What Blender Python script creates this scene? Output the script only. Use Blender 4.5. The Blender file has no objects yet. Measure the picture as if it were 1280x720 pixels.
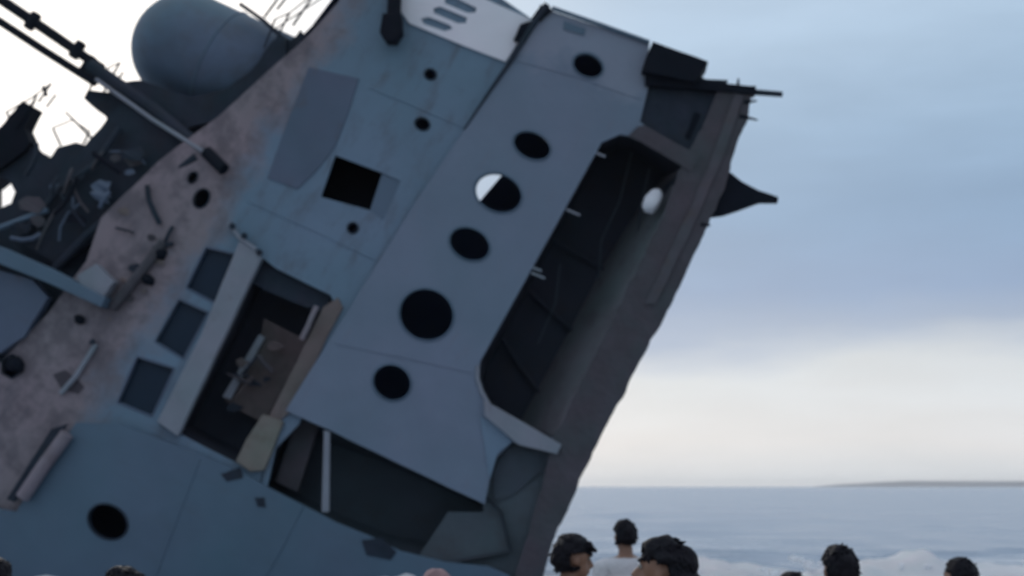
import bpy, bmesh, math, random
import numpy as np
from mathutils import Vector, Matrix, noise
from mathutils.geometry import tessellate_polygon
R = math.radians
random.seed(7)
SC = bpy.context.scene
COL = SC.collection

# ------------------------------------------------------------------ camera
CAM_Z = 2.0
FPX = 1758.0                       # focal length in photo pixels (1280 wide)
PITCH = math.atan(248 / FPX)
cd = bpy.data.cameras.new('camera')
cam = bpy.data.objects.new('camera', cd)
COL.objects.link(cam)
cam.location = (0, 0, CAM_Z)
cam.rotation_euler = (math.pi / 2 + PITCH, 0, 0)
cd.sensor_width = 36
cd.lens = 36 * FPX / 1280
cd.clip_start = 0.1
cd.clip_end = 60000
cd.dof.use_dof = True              # the phone missed its focus: everything far is a little soft
cd.dof.focus_distance = 2.0
cd.dof.aperture_fstop = 7.5
SC.camera = cam
SC.render.resolution_x, SC.render.resolution_y = 1024, 576
SC.view_settings.view_transform = 'Standard'
SC.view_settings.look = 'None'
SC.view_settings.exposure = 0.0
SC.view_settings.gamma = 1.0
SC.render.engine = 'CYCLES'
SC.cycles.max_bounces = 8
SC.cycles.use_denoising = True

# ------------------------------------------------------------------ sky and sun
SUN_AZ, SUN_EL = R(-19.0), R(23.0)
SUND = Vector((math.sin(SUN_AZ) * math.cos(SUN_EL), math.cos(SUN_AZ) * math.cos(SUN_EL), math.sin(SUN_EL)))
W = bpy.data.worlds.new('World')
SC.world = W
W.use_nodes = True
nt = W.node_tree
nt.nodes.clear()


class NB:
    """small helper for node trees"""
    def __init__(s, tree): s.t = tree
    def n(s, typ, **kw):
        nd = s.t.nodes.new(typ)
        for k, v in kw.items():
            if k.startswith('i_'):
                key = k[2:]
                key = int(key) if key.isdigit() else key.replace('_', ' ')
                nd.inputs[key].default_value = v
            else:
                setattr(nd, k, v)
        return nd
    def l(s, a, b): s.t.links.new(a, b)
    def math(s, op, a, b=None, clamp=False):
        nd = s.n('ShaderNodeMath', operation=op)
        nd.use_clamp = clamp
        for i, x in enumerate((a, b)):
            if x is None: continue
            if isinstance(x, (int, float)): nd.inputs[i].default_value = x
            else: s.l(x, nd.inputs[i])
        return nd.outputs[0]
    def ramp(s, fac, stops, interp='LINEAR'):
        nd = s.n('ShaderNodeValToRGB')
        cr = nd.color_ramp
        cr.interpolation = interp
        while len(cr.elements) < len(stops): cr.elements.new(0.5)
        for e, (p, c) in zip(cr.elements, stops):
            e.position = p
            e.color = (*c, 1) if len(c) == 3 else c
        s.l(fac, nd.inputs[0])
        return nd.outputs[0]
    def mix(s, fac, a, b, blend='MIX'):
        nd = s.n('ShaderNodeMix', data_type='RGBA', blend_type=blend)
        for sock, x in ((nd.inputs[0], fac), (nd.inputs[6], a), (nd.inputs[7], b)):
            if isinstance(x, (int, float)): sock.default_value = x
            elif isinstance(x, (tuple, list)): sock.default_value = (*x, 1) if len(x) == 3 else x
            else: s.l(x, sock)
        return nd.outputs[2]


def srgb(r, g, b):
    f = lambda c: (c / 255 / 12.92) if c / 255 <= 0.04045 else ((c / 255 + 0.055) / 1.055) ** 2.4
    return (f(r), f(g), f(b))


nb = NB(nt)
tc = nb.n('ShaderNodeTexCoord')
gen = tc.outputs['Generated']
sep = nb.n('ShaderNodeSeparateXYZ')
nb.l(gen, sep.inputs[0])
# flattened coordinates so the cloud sheets stretch along the horizon
mp = nb.n('ShaderNodeMapping')
mp.inputs['Scale'].default_value = (1, 1, 4.2)
nb.l(gen, mp.inputs[0])
n1 = nb.n('ShaderNodeTexNoise', i_Scale=3.2, i_Detail=6.0, i_Roughness=0.55)
nb.l(mp.outputs[0], n1.inputs['Vector'])
n2 = nb.n('ShaderNodeTexNoise', i_Scale=9.0, i_Detail=5.0, i_Roughness=0.5)
nb.l(mp.outputs[0], n2.inputs['Vector'])
wob = nb.math('ADD', nb.math('MULTIPLY', nb.math('SUBTRACT', n1.outputs[0], 0.5), 0.07),
              nb.math('MULTIPLY', nb.math('SUBTRACT', n2.outputs[0], 0.5), 0.02))
# the lit gap under the cloud sheet gets deeper towards the left
slope = nb.math('MULTIPLY', sep.outputs[0], -0.015)
h = nb.math('ADD', nb.math('ADD', sep.outputs[2], slope), wob)
S = lambda deg: math.sin(R(deg))
cloud = nb.ramp(h, [
    (0.0, srgb(226, 232, 238)), (S(1.6), srgb(232, 233, 236)), (S(4.2), srgb(222, 228, 234)),
    (S(6.0), srgb(166, 183, 209)), (S(7.6), srgb(143, 167, 201)), (S(10.5), srgb(137, 167, 200)),
    (S(14), srgb(149, 179, 209)), (S(18), srgb(174, 201, 227)), (S(30), srgb(196, 212, 230)), (1.0, srgb(228, 234, 243))])
mott = nb.math('MULTIPLY', nb.math('SUBTRACT', n2.outputs[0], 0.5), 0.20)
mott2 = nb.math('ADD', nb.math('ADD', mott, nb.math('MULTIPLY', nb.math('SUBTRACT', n1.outputs[0], 0.5), 0.22)), 1.0)
cloud = nb.mix(1.0, cloud, nb.n('ShaderNodeCombineColor').outputs[0], 'MULTIPLY')
cc = cloud.node.inputs[7].links[0].from_node
for i in range(3): nb.l(mott2, cc.inputs[i])
# thin cloud round the hidden sun is lit through
dot = nb.n('ShaderNodeVectorMath', operation='DOT_PRODUCT')
dot.inputs[1].default_value = SUND
nb.l(gen, dot.inputs[0])
ang = nb.math('ARCCOSINE', dot.outputs['Value'])
glow = nb.ramp(nb.math('DIVIDE', ang, R(60)), [
    (0.0, (1, 1, 1)), (8 / 60, (.95, .95, .95)), (12.5 / 60, (.55, .55, .55)), (17 / 60, (.18, .18, .18)),
    (24 / 60, (.06, .06, .06)), (1.0, (0, 0, 0))], 'EASE')
cloud = nb.mix(glow, cloud, (1.35, 1.32, 1.30))
sky = nb.n('ShaderNodeTexSky', sky_type='NISHITA')
sky.sun_disc = False
sky.sun_elevation = SUN_EL
sky.sun_rotation = SUN_AZ
sky.air_density = 1.0
sky.dust_density = 2.0
bg1 = nb.n('ShaderNodeBackground', i_Strength=0.06)
nb.l(sky.outputs[0], bg1.inputs[0])
bg2 = nb.n('ShaderNodeBackground', i_Strength=1.0)
nb.l(cloud, bg2.inputs[0])
mx = nb.n('ShaderNodeMixShader', i_0=0.88)
nb.l(bg1.outputs[0], mx.inputs[1])
nb.l(bg2.outputs[0], mx.inputs[2])
wo = nb.n('ShaderNodeOutputWorld')
nb.l(mx.outputs[0], wo.inputs[0])

sl = bpy.data.lights.new('sun', 'SUN')
sl.energy = 1.4
sl.angle = R(14)
sl.color = (1.0, 0.95, 0.88)
so = bpy.data.objects.new('sun', sl)
COL.objects.link(so)
so.rotation_euler = (-SUND).to_track_quat('-Z', 'Y').to_euler()


# ------------------------------------------------------------------ materials
def mat(name, col, rough=0.6, var=0.18, scale=1.2, rust=0.0, rustcol=(0.09, 0.055, 0.04), bump=0.15, bscale=3.0,
        metallic=0.0, col2=None, line=None, spec=0.4, streak=(1, 1, 1), sheen=0.0, stain=0.0):
    m = bpy.data.materials.new(name)
    m.use_nodes = True
    b = NB(m.node_tree)
    p = m.node_tree.nodes['Principled BSDF']
    t = b.n('ShaderNodeTexCoord')
    o = t.outputs['Object']
    a = b.n('ShaderNodeTexNoise', i_Scale=scale, i_Detail=7.0, i_Roughness=0.6)
    b.l(o, a.inputs['Vector'])
    base = col
    if col2 is not None:            # second paint across a ragged line  n.(p) = d   (object space)
        nx, ny, d, wid = line
        dp = b.n('ShaderNodeVectorMath', operation='DOT_PRODUCT')
        dp.inputs[1].default_value = (nx, ny, 0)
        b.l(o, dp.inputs[0])
        w_ = b.n('ShaderNodeTexNoise', i_Scale=0.9, i_Detail=7.0, i_Roughness=0.65)
        b.l(o, w_.inputs['Vector'])
        q = b.math('ADD', b.math('SUBTRACT', dp.outputs['Value'], d), b.math('MULTIPLY', b.math('SUBTRACT', w_.outputs[0], 0.5), 2.6))
        fac = b.math('ADD', b.math('DIVIDE', q, wid), 0.5, clamp=True)
        base = b.mix(fac, col2, col)
    v = b.math('ADD', b.math('MULTIPLY', b.math('SUBTRACT', a.outputs[0], 0.5), 2.2 * var), 1.0)
    cn = b.n('ShaderNodeCombineColor')
    hu = b.n('ShaderNodeTexNoise', i_Scale=0.45 * max(scale, .7), i_Detail=3.0)
    b.l(o, hu.inputs['Vector'])
    hs = b.math('SUBTRACT', hu.outputs[0], 0.5)
    b.l(b.math('MULTIPLY', v, b.math('ADD', b.math('MULTIPLY', hs, 2.6 * var), 1.0)), cn.inputs[0])
    b.l(v, cn.inputs[1])
    b.l(b.math('MULTIPLY', v, b.math('ADD', b.math('MULTIPLY', hs, 0.7 * var), 1.0)), cn.inputs[2])
    c = b.mix(1.0, base, cn.outputs[0], 'MULTIPLY')
    if col2 is not None:
        st = b.n('ShaderNodeTexNoise', i_Scale=1.1, i_Detail=9.0, i_Roughness=0.72)
        b.l(o, st.inputs['Vector'])
        sf = b.ramp(st.outputs[0], [(0.47, (0, 0, 0)), (0.58, (1, 1, 1))])
        c = b.mix(b.math('MULTIPLY', b.math('MULTIPLY', sf, b.math('SUBTRACT', 1.0, fac)), stain), c, (0.085, 0.075, 0.09))
    if rust > 0:
        mpp = b.n('ShaderNodeMapping')
        mpp.inputs['Scale'].default_value = streak
        b.l(o, mpp.inputs[0])
        r_ = b.n('ShaderNodeTexNoise', i_Scale=1.6, i_Detail=8.0, i_Roughness=0.68)
        b.l(mpp.outputs[0], r_.inputs['Vector'])
        f = b.ramp(r_.outputs[0], [(0.62 - 0.22 * rust, (0, 0, 0)), (0.80 - 0.12 * rust, (1, 1, 1))])
        f = b.math('MULTIPLY', f, min(1.0, 0.35 + 0.5 * rust))
        c = b.mix(f, c, rustcol)
    b.l(c, p.inputs['Base Color'])
    p.inputs['Roughness'].default_value = rough
    p.inputs['Metallic'].default_value = metallic
    p.inputs['Specular IOR Level'].default_value = spec
    if sheen: p.inputs['Sheen Weight'].default_value = sheen
    if bump > 0:
        bn = b.n('ShaderNodeTexNoise', i_Scale=bscale, i_Detail=4.0)
        b.l(o, bn.inputs['Vector'])
        bp = b.n('ShaderNodeBump', i_Strength=bump, i_Distance=0.05)
        b.l(bn.outputs[0], bp.inputs['Height'])
        b.l(bp.outputs[0], p.inputs['Normal'])
    return m


# ------------------------------------------------------------------ the ship's own frame
# u runs down to the right along the wall, v up to the right, w out of the wall towards the beach
TILT = R(27.5)
rot = Matrix.Rotation(R(-4), 4, 'Z') @ Matrix.Rotation(R(2), 4, 'X')
U = rot @ Vector((math.cos(TILT), 0, -math.sin(TILT)))
V = rot @ Vector((math.sin(TILT), 0, math.cos(TILT)))
Wn = U.cross(V)
CAMP = Vector((0, 0, CAM_Z))
CROT = cam.rotation_euler.to_matrix()


def ray(px, py):
    return CROT @ Vector(((px - 640) / FPX, (360 - py) / FPX, -1.0))


d0 = ray(560, 400)
ORG = CAMP + d0 * (30.0 / d0.y)
SHIPM = Matrix(((U.x, V.x, Wn.x, ORG.x), (U.y, V.y, Wn.y, ORG.y), (U.z, V.z, Wn.z, ORG.z), (0, 0, 0, 1)))
SHIPI = SHIPM.inverted()
EYE = SHIPI @ CAMP
R3 = SHIPI.to_3x3()


def L(px, py, w=0.0):
    """survey point: where the sight line of a photo point meets the ship plane at depth w (ship coordinates)"""
    d = R3 @ ray(px, py)
    k = (w - EYE.z) / d.z
    return EYE + d * k


SHIP = bpy.data.objects.new('listing_ship', None)
COL.objects.link(SHIP)
SHIP.matrix_world = SHIPM
SHIP['label'] = 'grey steel ship heeled far over in the shallows, round portholes facing the beach'
SHIP['category'] = 'ship'


def link(name, bm, m, parent=None, smooth=False, label=None, bevel=0.0):
    me = bpy.data.meshes.new(name)
    bmesh.ops.recalc_face_normals(bm, faces=bm.faces)
    bm.to_mesh(me)
    bm.free()
    if smooth:
        for p in me.polygons: p.use_smooth = True
    ms = m if isinstance(m, (list, tuple)) else [m]
    for x in ms: me.materials.append(x)
    o = bpy.data.objects.new(name, me)
    COL.objects.link(o)
    if parent is not None: o.parent = parent
    if label: o['label'] = label
    if bevel > 0:
        bv = o.modifiers.new('bevel', 'BEVEL')
        bv.width = bevel
        bv.segments = 2
        bv.limit_method = 'ANGLE'
        bv.angle_limit = R(40)
    return o


def area2(p):
    return sum(p[i].x * p[(i + 1) % len(p)].y - p[(i + 1) % len(p)].x * p[i].y for i in range(len(p)))


def jag(pts, step=0.25, amp=0.02, seed=0.0):
    """subdivide an outline and make it slightly uneven (bent, torn plate edges)"""
    out = []
    n = len(pts)
    for i in range(n):
        a, b = pts[i], pts[(i + 1) % n]
        k = max(1, int((b - a).length / step))
        for j in range(k):
            p = a.lerp(b, j / k)
            q = (.5 * noise.noise_vector(p * 1.9 + Vector((seed, 3, 1))) + .8 * noise.noise_vector(p * 5.3 + Vector((seed, 7, 2)))) * amp
            out.append(Vector((p.x + q.x, p.y + q.y, p.z)))
    return out


def plate_bm(outer, holes, thick):
    """flat plate with holes; outer/holes are lists of ship-space vectors in one w plane"""
    if area2(outer) < 0: outer = outer[::-1]
    hs = []
    for hl in holes:
        hs.append(hl[::-1] if area2(hl) > 0 else hl)
    loops = [outer] + hs
    tris = tessellate_polygon([[v for v in lp] for lp in loops])
    flat = [v for lp in loops for v in lp]
    bm = bmesh.new()
    f = [bm.verts.new(v) for v in flat]
    k = [bm.verts.new((v.x, v.y, v.z - thick)) for v in flat]
    for t in tris:
        try:
            bm.faces.new([f[i] for i in t])
            bm.faces.new([k[i] for i in reversed(t)])
        except ValueError:
            pass
    i0 = 0
    for lp in loops:
        n = len(lp)
        for i in range(n):
            a, b = i0 + i, i0 + (i + 1) % n
            try: bm.faces.new((f[a], k[a], k[b], f[b]))
            except ValueError: pass
        i0 += n
    return bm


def LP(pts, w): return [L(x, y, w) for x, y in pts]


def plate(name, pts, m, w=0.0, thick=0.06, holes=(), parent=SHIP, uneven=0.0, step=0.3, label=None, bevel=0.0, seed=0.0):
    o = LP(pts, w)
    if uneven > 0: o = jag(o, step, uneven, seed)
    return link(name, plate_bm(o, [LP(h_, w) if not isinstance(h_[0], Vector) else h_ for h_ in holes], thick), m, parent, label=label, bevel=bevel)


def ell(px, py, rx, ry, w, n=28):
    """an ellipse with axes along u and v; radii in photo pixels"""
    c = L(px, py, w)
    s = (L(px + 1, py, w) - c).length
    return [Vector((c.x + rx * s * math.cos(2 * math.pi * i / n), c.y + ry * s * math.sin(2 * math.pi * i / n), w)) for i in range(n)]


def loft_bm(front, back, cap=True):
    bm = bmesh.new()
    a = [bm.verts.new(v) for v in front]
    b = [bm.verts.new(v) for v in back]
    n = len(a)
    for i in range(n): bm.faces.new((a[i], b[i], b[(i + 1) % n], a[(i + 1) % n]))
    if cap:
        for t in tessellate_polygon([back]):
            try: bm.faces.new([b[i] for i in t])
            except ValueError: pass
    return bm


def tube_bm(pts, r, seg=10, bm=None, r2=None):
    bm = bm or bmesh.new()
    pts = [Vector(p) for p in pts]
    rings = []
    for i, p in enumerate(pts):
        t = (pts[min(i + 1, len(pts) - 1)] - pts[max(i - 1, 0)]).normalized()
        x = t.orthogonal().normalized() if i == 0 else (rings_x - t * rings_x.dot(t)).normalized()
        rings_x = x
        y = t.cross(x)
        rr = r if r2 is None else r + (r2 - r) * i / max(1, len(pts) - 1)
        rings.append([bm.verts.new(p + (x * math.cos(2 * math.pi * j / seg) + y * math.sin(2 * math.pi * j / seg)) * rr) for j in range(seg)])
    for a, b in zip(rings, rings[1:]):
        for j in range(seg): bm.faces.new((a[j], a[(j + 1) % seg], b[(j + 1) % seg], b[j]))
    bm.faces.new(rings[0][::-1])
    bm.faces.new(rings[-1])
    return bm


def tube(name, pts, r, m, parent=SHIP, seg=10, r2=None, label=None):
    """pts: (px, py, w) survey points; r metres"""
    return link(name, tube_bm([L(*p) for p in pts], r, seg, r2=r2), m, parent, smooth=False, label=label)


def ring_bm(loop, out, depth, proud):
    """raised frame round a hole: loop in plane w; out = width outwards"""
    c = sum(loop, Vector()) / len(loop)
    n = len(loop)
    bm = bmesh.new()
    inner, outer = [], []
    for v in loop:
        d = (v - c).normalized()
        inner.append(v)
        outer.append(v + d * out)
    vs = []
    for (arr, z) in ((inner, -depth), (inner, proud), (outer, proud * 0.7), (outer, -0.01)):
        vs.append([bm.verts.new((v.x, v.y, v.z + z)) for v in arr])
    for a, b in zip(vs, vs[1:]):
        for i in range(n): bm.faces.new((a[i], a[(i + 1) % n], b[(i + 1) % n], b[i]))
    return bm


PXM = 30.0 / FPX        # metres per photo pixel on the wall

# paints
pinkA, pinkB = L(412, 50, 0), L(118, 520, 0)
dv = (pinkB - pinkA).normalized()
nrm = Vector((-dv.y, dv.x, 0))
if nrm.x < 0: nrm = -nrm
M_BLUE = mat('blue_grey_ship_paint', (0.140, 0.212, 0.288), 0.55, 0.16, 0.7, rust=0.15, rustcol=(0.16, 0.15, 0.17), bscale=1.3, bump=0.5, streak=(3, .6, 1))
tA, tB = L(655, 66, 0), L(800, 122, 0)
tn = Vector((-(tB - tA).y, (tB - tA).x, 0)).normalized()
if tn.y < 0: tn = -tn
M_WALLA = mat('porthole_wall_paint', (0.216, 0.248, 0.320), 0.55, 0.16, 0.7, rust=0.2, rustcol=(0.17, 0.15, 0.18), bscale=1.3, bump=0.5,
              col2=(0.150, 0.196, 0.265), line=(tn.x, tn.y, tn.dot(tA), 0.5), streak=(3, .6, 1))
M_WALLB = mat('two_tone_ship_paint', (0.132, 0.204, 0.280), 0.55, 0.18, 0.7, rust=0.55, rustcol=(0.085, 0.085, 0.105), bscale=1.3, bump=0.5,
              col2=(0.225, 0.190, 0.210), line=(nrm.x, nrm.y, nrm.dot(pinkA), 0.9), stain=0.65, streak=(2, .7, 1))
M_HULL = mat('hull_grey_paint', (0.086, 0.137, 0.194), 0.5, 0.22, 0.5, rust=0.25, rustcol=(0.08, 0.11, 0.14), bscale=0.8, bump=0.3, streak=(.6, 2.4, 1))
M_WHITE = mat('weathered_white_paint', (0.74, 0.75, 0.80), 0.5, 0.10, 1.0, rust=0.1, rustcol=(0.3, 0.3, 0.33))
M_PALE = mat('pale_grey_paint', (0.208, 0.232, 0.272), 0.55, 0.15, 2.0, rust=0.3)
M_PINK = mat('faded_pinkish_paint', (0.216, 0.188, 0.216), 0.6, 0.2, 2.0, rust=0.4)
M_RUST = mat('rust_brown_steel', (0.060, 0.059, 0.070), 0.75, 0.35, 2.2, rust=0.7, rustcol=(0.06, 0.05, 0.06), bump=0.5, bscale=6)
M_DARK = mat('dark_steel', (0.024, 0.034, 0.05), 0.65, 0.35, 2.5, rust=0.5, rustcol=(0.03, 0.026, 0.03), bump=0.4, bscale=5, spec=0.15)  # dark steel parts, and plates that stand in for shade
M_BLACK = mat('black_steel', (0.008, 0.011, 0.018), 0.7, 0.3, 3.0, bump=0.2, spec=0.08)
M_INT = mat('shaded_compartment_paint', (0.022, 0.028, 0.045), 0.8, 0.3, 1.5, rust=0.5, rustcol=(0.03, 0.025, 0.028))  # darkened copy, puts the shade inside the openings into the colour
M_BAY = mat('lit_compartment_paint', (0.12, 0.13, 0.145), 0.75, 0.3, 0.9, rust=0.5, rustcol=(0.06, 0.05, 0.06))  # lighter copy for the bay side that catches light
M_BROWN = mat('brown_stained_steel', (0.136, 0.112, 0.108), 0.7, 0.3, 2.0, rust=0.4)
M_EDGE = mat('dull_edge_steel', (0.070, 0.070, 0.082), 0.7, 0.3, 2.0, rust=0.4)
M_INB = mat('flare_blue_interior', (0.09, 0.13, 0.26), 0.8, 0.2, 1.0)  # blue put in to imitate veiling flare inside the portholes
M_FALL = mat('charred_brown_steel', (0.085, 0.07, 0.07), 0.75, 0.35, 2.0, rust=0.6, rustcol=(0.04, 0.03, 0.03))
M_TEAL = mat('grey_teal_paint', (0.066, 0.088, 0.105), 0.65, 0.3, 1.2, rust=0.45, rustcol=(0.055, 0.05, 0.055), bump=0.4)
M_TEALD = mat('shadow_teal_paint', (0.042, 0.058, 0.075), 0.65, 0.3, 1.2, rust=0.4, rustcol=(0.04, 0.035, 0.04), bump=0.4)  # darker copy of the teal, for the shadow painted below the ledge
M_OCHRE = mat('ochre_grey_paint', (0.17, 0.167, 0.145), 0.65, 0.25, 2.0, rust=0.5)
M_GLASS = mat('dark_window_glass', (0.010, 0.024, 0.045), 0.4, 0.1, 2.0, bump=0.02, spec=0.2)
M_DOOR = mat('dark_blue_door_paint', (0.080, 0.112, 0.168), 0.5, 0.2, 1.0, rust=0.2)
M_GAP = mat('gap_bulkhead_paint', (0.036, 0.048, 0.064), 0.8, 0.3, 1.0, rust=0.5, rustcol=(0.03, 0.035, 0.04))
M_DOME = mat('dome_grey_paint', (0.075, 0.122, 0.180), 0.5, 0.4, 0.9, rust=0.7, rustcol=(0.065, 0.08, 0.10), bump=0.15)

# --------------------------------------------------------------- big plates
cut = [(752, 178), (775, 168), (800, 172), (858, 208), (838, 260), (802, 335), (760, 420), (720, 500), (698, 548), (672, 546), (634, 528),
       (610, 506), (598, 474), (600, 452), (640, 380), (690, 290), (722, 232)]
WA = 0.0
ports = [(490, 478, 24, 21), (533, 393, 34, 31), (587, 305, 26, 19), (623, 241, 30, 23), (665, 182, 24, 16), (735, 82, 19, 14)]
pA = [ell(*p, WA) for p in ports]
wallA = [(680, 10), (745, 32), (812, 56), (806, 88), (812, 100), (800, 152), (830, 176), (872, 196), (866, 250), (832, 320), (792, 400), (748, 488), (716, 558),
         (690, 560), (640, 552), (616, 575), (606, 630), (560, 609), (470, 566), (412, 538), (357, 513), (420, 412), (520, 252), (610, 118), (650, 55)]
plate('porthole_wall', wallA, M_WALLA, WA, 0.07, holes=[cut] + pA, uneven=0.02, step=0.5)
for p in pA:
    fr = link('porthole', ring_bm(p, 0.045, 0.14, 0.03), M_HULL, SHIP)

D = [(329, 323), (346, 336), (413, 369), (417, 377), (405, 396), (376, 456), (345, 516), (326, 560), (298, 580), (258, 560), (222, 541)]
win = [[(258, 310), (303, 321), (270, 378), (234, 359)], [(224, 375), (259, 391), (229, 447), (195, 426)], [(172, 447), (217, 461), (190, 519), (148, 502)]]
sq = [(419, 194), (480, 217), (501, 226), (479, 276), (463, 263), (401, 246)]
WB = -0.16
wallB = [(-420, 700), (-420, 560), (-120, 520), (0, 452), (60, 392), (108, 326), (126, 272), (200, 200), (272, 146), (345, 80), (388, 42), (424, 2), (440, -40), (560, -48),
         (668, 26), (684, 14), (664, 52), (628, 112), (536, 250), (436, 410), (385, 500), (374, 530), (345, 560), (330, 625), (280, 620), (200, 590), (100, 580), (20, 690)]
dots = [ell(538, 93, 7, 6, WB, 12), ell(528, 155, 9, 7, WB, 12), ell(441, 285, 6, 6, WB, 12), ell(252, 248, 9, 12, WB, 12), ell(15, 458, 14, 14, WB, 6), ell(241, 222, 5, 7, WB, 10)]
plate('superstructure_wall', wallB, M_WALLB, WB, 0.07, holes=[D, sq] + win + dots, uneven=0.02, step=0.5)
for dd in dots: link('scuttle_frame', ring_bm(dd, 0.03, 0.12, 0.03), M_DARK, SHIP)
port_h = ell(135, 652, 25, 19, 0.12)
hull = [(-420, 600), (-100, 620), (20, 640), (62, 575), (95, 528), (150, 530), (205, 552), (258, 570), (300, 590), (336, 610), (420, 652), (500, 688), (556, 702),
        (610, 708), (636, 720), (644, 770), (600, 920), (-420, 1000)]
plate('hull_side', hull, M_HULL, 0.12, 0.1, holes=[port_h], uneven=0.03, step=0.6)
link('porthole', ring_bm(port_h, 0.04, 0.14, 0.03), M_DARK, SHIP)

# the closed body behind the side: deck edges and far side (one opening lets the sky through)
outl = [(352, 82), (440, -34), (560, -42), (664, 32), (684, 20), (800, 62), (925, 118), (868, 290), (722, 590), (685, 672), (640, 760), (590, 910), (-420, 990),
        (-420, 590), (-100, 540), (0, 470), (62, 402), (112, 330), (132, 280), (205, 206), (276, 152)]
of = LP(outl, -0.26)
bk = [Vector((v.x, v.y, -5.0)) for v in of]
sky_hole = LP([(566, 196), (646, 197), (585, 268), (560, 262)], -5.0)
bm = loft_bm(of, bk, cap=False)
link('deck_plating', bm, M_INB, SHIP)
link('far_side_wall', plate_bm([Vector((v.x, v.y, -5.02)) for v in of], [[Vector((v.x, v.y, -5.02)) for v in sky_hole]], 0.08), M_INB, SHIP)

# big torn-open bay on the right
cutf = LP(cut, -0.075)
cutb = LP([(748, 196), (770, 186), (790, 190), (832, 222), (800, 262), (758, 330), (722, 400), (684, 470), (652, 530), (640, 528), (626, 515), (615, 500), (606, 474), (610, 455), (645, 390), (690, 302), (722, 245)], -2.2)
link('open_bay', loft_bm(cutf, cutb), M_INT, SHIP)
plate_w = [cutf[i] for i in (3, 4, 5, 6, 7, 8)]
plate_b = [Vector((v.x - .03, v.y + .01, v.z + .04)) for v in (cutb[3], cutb[4], cutb[5], cutb[6], cutb[7], cutb[8])]
bm = bmesh.new()
qa = [[bm.verts.new(a.lerp(b_, t_ / 6) + Vector((-.02, 0, .02 * noise.noise(a * 3 + Vector((t_, 0, 0)))))) for t_ in range(7)] for a, b_ in zip(plate_w, plate_b)]
for r0, r1 in zip(qa, qa[1:]):
    for j in range(6): bm.faces.new((r0[j], r0[j + 1], r1[j + 1], r1[j]))
link('bay_bulkhead', bm, M_BAY, SHIP)
# bay edge fittings
for (x, y) in ((716, 265), (668, 335), (672, 344), (748, 192)):
    tube('hinge_pin', [(x - 8, y - 3, -0.03), (x + 9, y + 4, -0.03)], 0.03, M_PALE, seg=6)
tube('curved_lip', [(597, 457, 0.02), (597, 474, 0.02), (602, 490, 0.02), (612, 507, 0.02)], 0.045, M_PALE, seg=8)
bm = bmesh.new()
bmesh.ops.create_icosphere(bm, subdivisions=3, radius=0.22)
for v in bm.verts:
    v.co = Vector((v.co.x * 0.85, v.co.y * 1.25, v.co.z * 0.6)) * (1 + 0.25 * noise.noise(v.co * 7))
c = L(816, 252, -0.3)
bmesh.ops.translate(bm, vec=c, verts=bm.verts)
link('lamp_housing', bm, M_WHITE, SHIP, smooth=True)
# lip above the bay
plate('bay_lintel', [(797, 158), (806, 156), (876, 196), (864, 214), (800, 176), (785, 170)], M_RUST, 0.09, 0.12, uneven=0.015)
# ledge below the bay
plate('bay_sill', [(604, 500), (640, 520), (702, 556), (696, 568), (648, 556), (606, 520)], M_PALE, 0.16, 0.4, uneven=0.01, bevel=0.02)

# right-hand edge: rusty frame strip, dark recess at the top, dark block at the bottom
strip = [(900, 107), (942, 112), (938, 128), (934, 150), (918, 190), (906, 236), (888, 272), (880, 292), (852, 352), (826, 405), (798, 455), (782, 490), (764, 522), (744, 560), (726, 600),
         (708, 640), (690, 674), (668, 760), (630, 800), (650, 700), (668, 640), (684, 580), (692, 549), (715, 500), (755, 420), (797, 335), (831, 264), (851, 209), (874, 165)]
plate('edge_frame', strip, M_RUST, 0.06, 0.3, uneven=0.05, step=0.11, seed=4.2)
plate('edge_frame', [(918, 116), (930, 118), (902, 200), (876, 262), (820, 380), (806, 380), (862, 262), (890, 196)], M_EDGE, 0.10, 0.08, uneven=0.03, step=0.2)
plate('recessed_bulkhead', [(800, 96), (910, 100), (884, 205), (788, 168)], M_DARK, -0.08, 0.1)  # dark colour of this plate stands for the shadow on the recessed face
plate('recess_slot', [(884, 150), (893, 154), (876, 190), (868, 186)], M_BLACK, -0.06, 0.05)
plate('recess_slot', [(868, 140), (876, 143), (862, 175), (856, 172)], M_BLACK, -0.06, 0.05)
plate('deck_box', [(816, 52), (850, 64), (886, 77), (880, 86), (868, 102), (802, 88), (808, 70)], M_BLACK, 0.35, 0.9, uneven=0.02, step=0.25, bevel=0.02)
plate('deck_edge', [(806, 92), (870, 100), (945, 108), (944, 118), (905, 114), (806, 106)], M_BLACK, 0.14, 0.3, uneven=0.02, step=0.2)
tube('outrigger_pole', [(896, 108, 0.05), (940, 115, 0.05), (978, 118, 0.05)], 0.07, M_DARK, r2=0.06)
tube('spike', [(922, 114, 0.05), (923, 98, 0.05)], 0.05, M_BLACK, seg=6, r2=0.02)
tube('spike', [(925, 145, 0.05), (947, 150, 0.05)], 0.05, M_BLACK, seg=6, r2=0.02)
tube('spike', [(876, 280, 0.05), (888, 282, 0.05)], 0.045, M_BLACK, seg=6, r2=0.02)
tube('spike', [(930, 128, 0.05), (946, 126, 0.05)], 0.05, M_BLACK, seg=6, r2=0.02)
plate('torn_bracket', [(904, 214), (914, 216), (930, 228), (946, 238), (973, 246), (972, 252), (950, 253), (935, 258), (920, 264), (888, 271), (880, 268)], M_BLACK, -0.06, 0.22, uneven=0.03, step=0.2)
tube('bracket_stay', [(912, 222, -0.1), (966, 250, -0.3)], 0.05, M_BLACK, seg=6)
plate('lower_bulkhead', [(600, 556), (640, 548), (735, 548), (712, 620), (690, 680), (660, 790), (600, 800), (480, 760), (560, 640), (604, 640)], M_TEAL, -0.30, 0.1)
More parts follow.
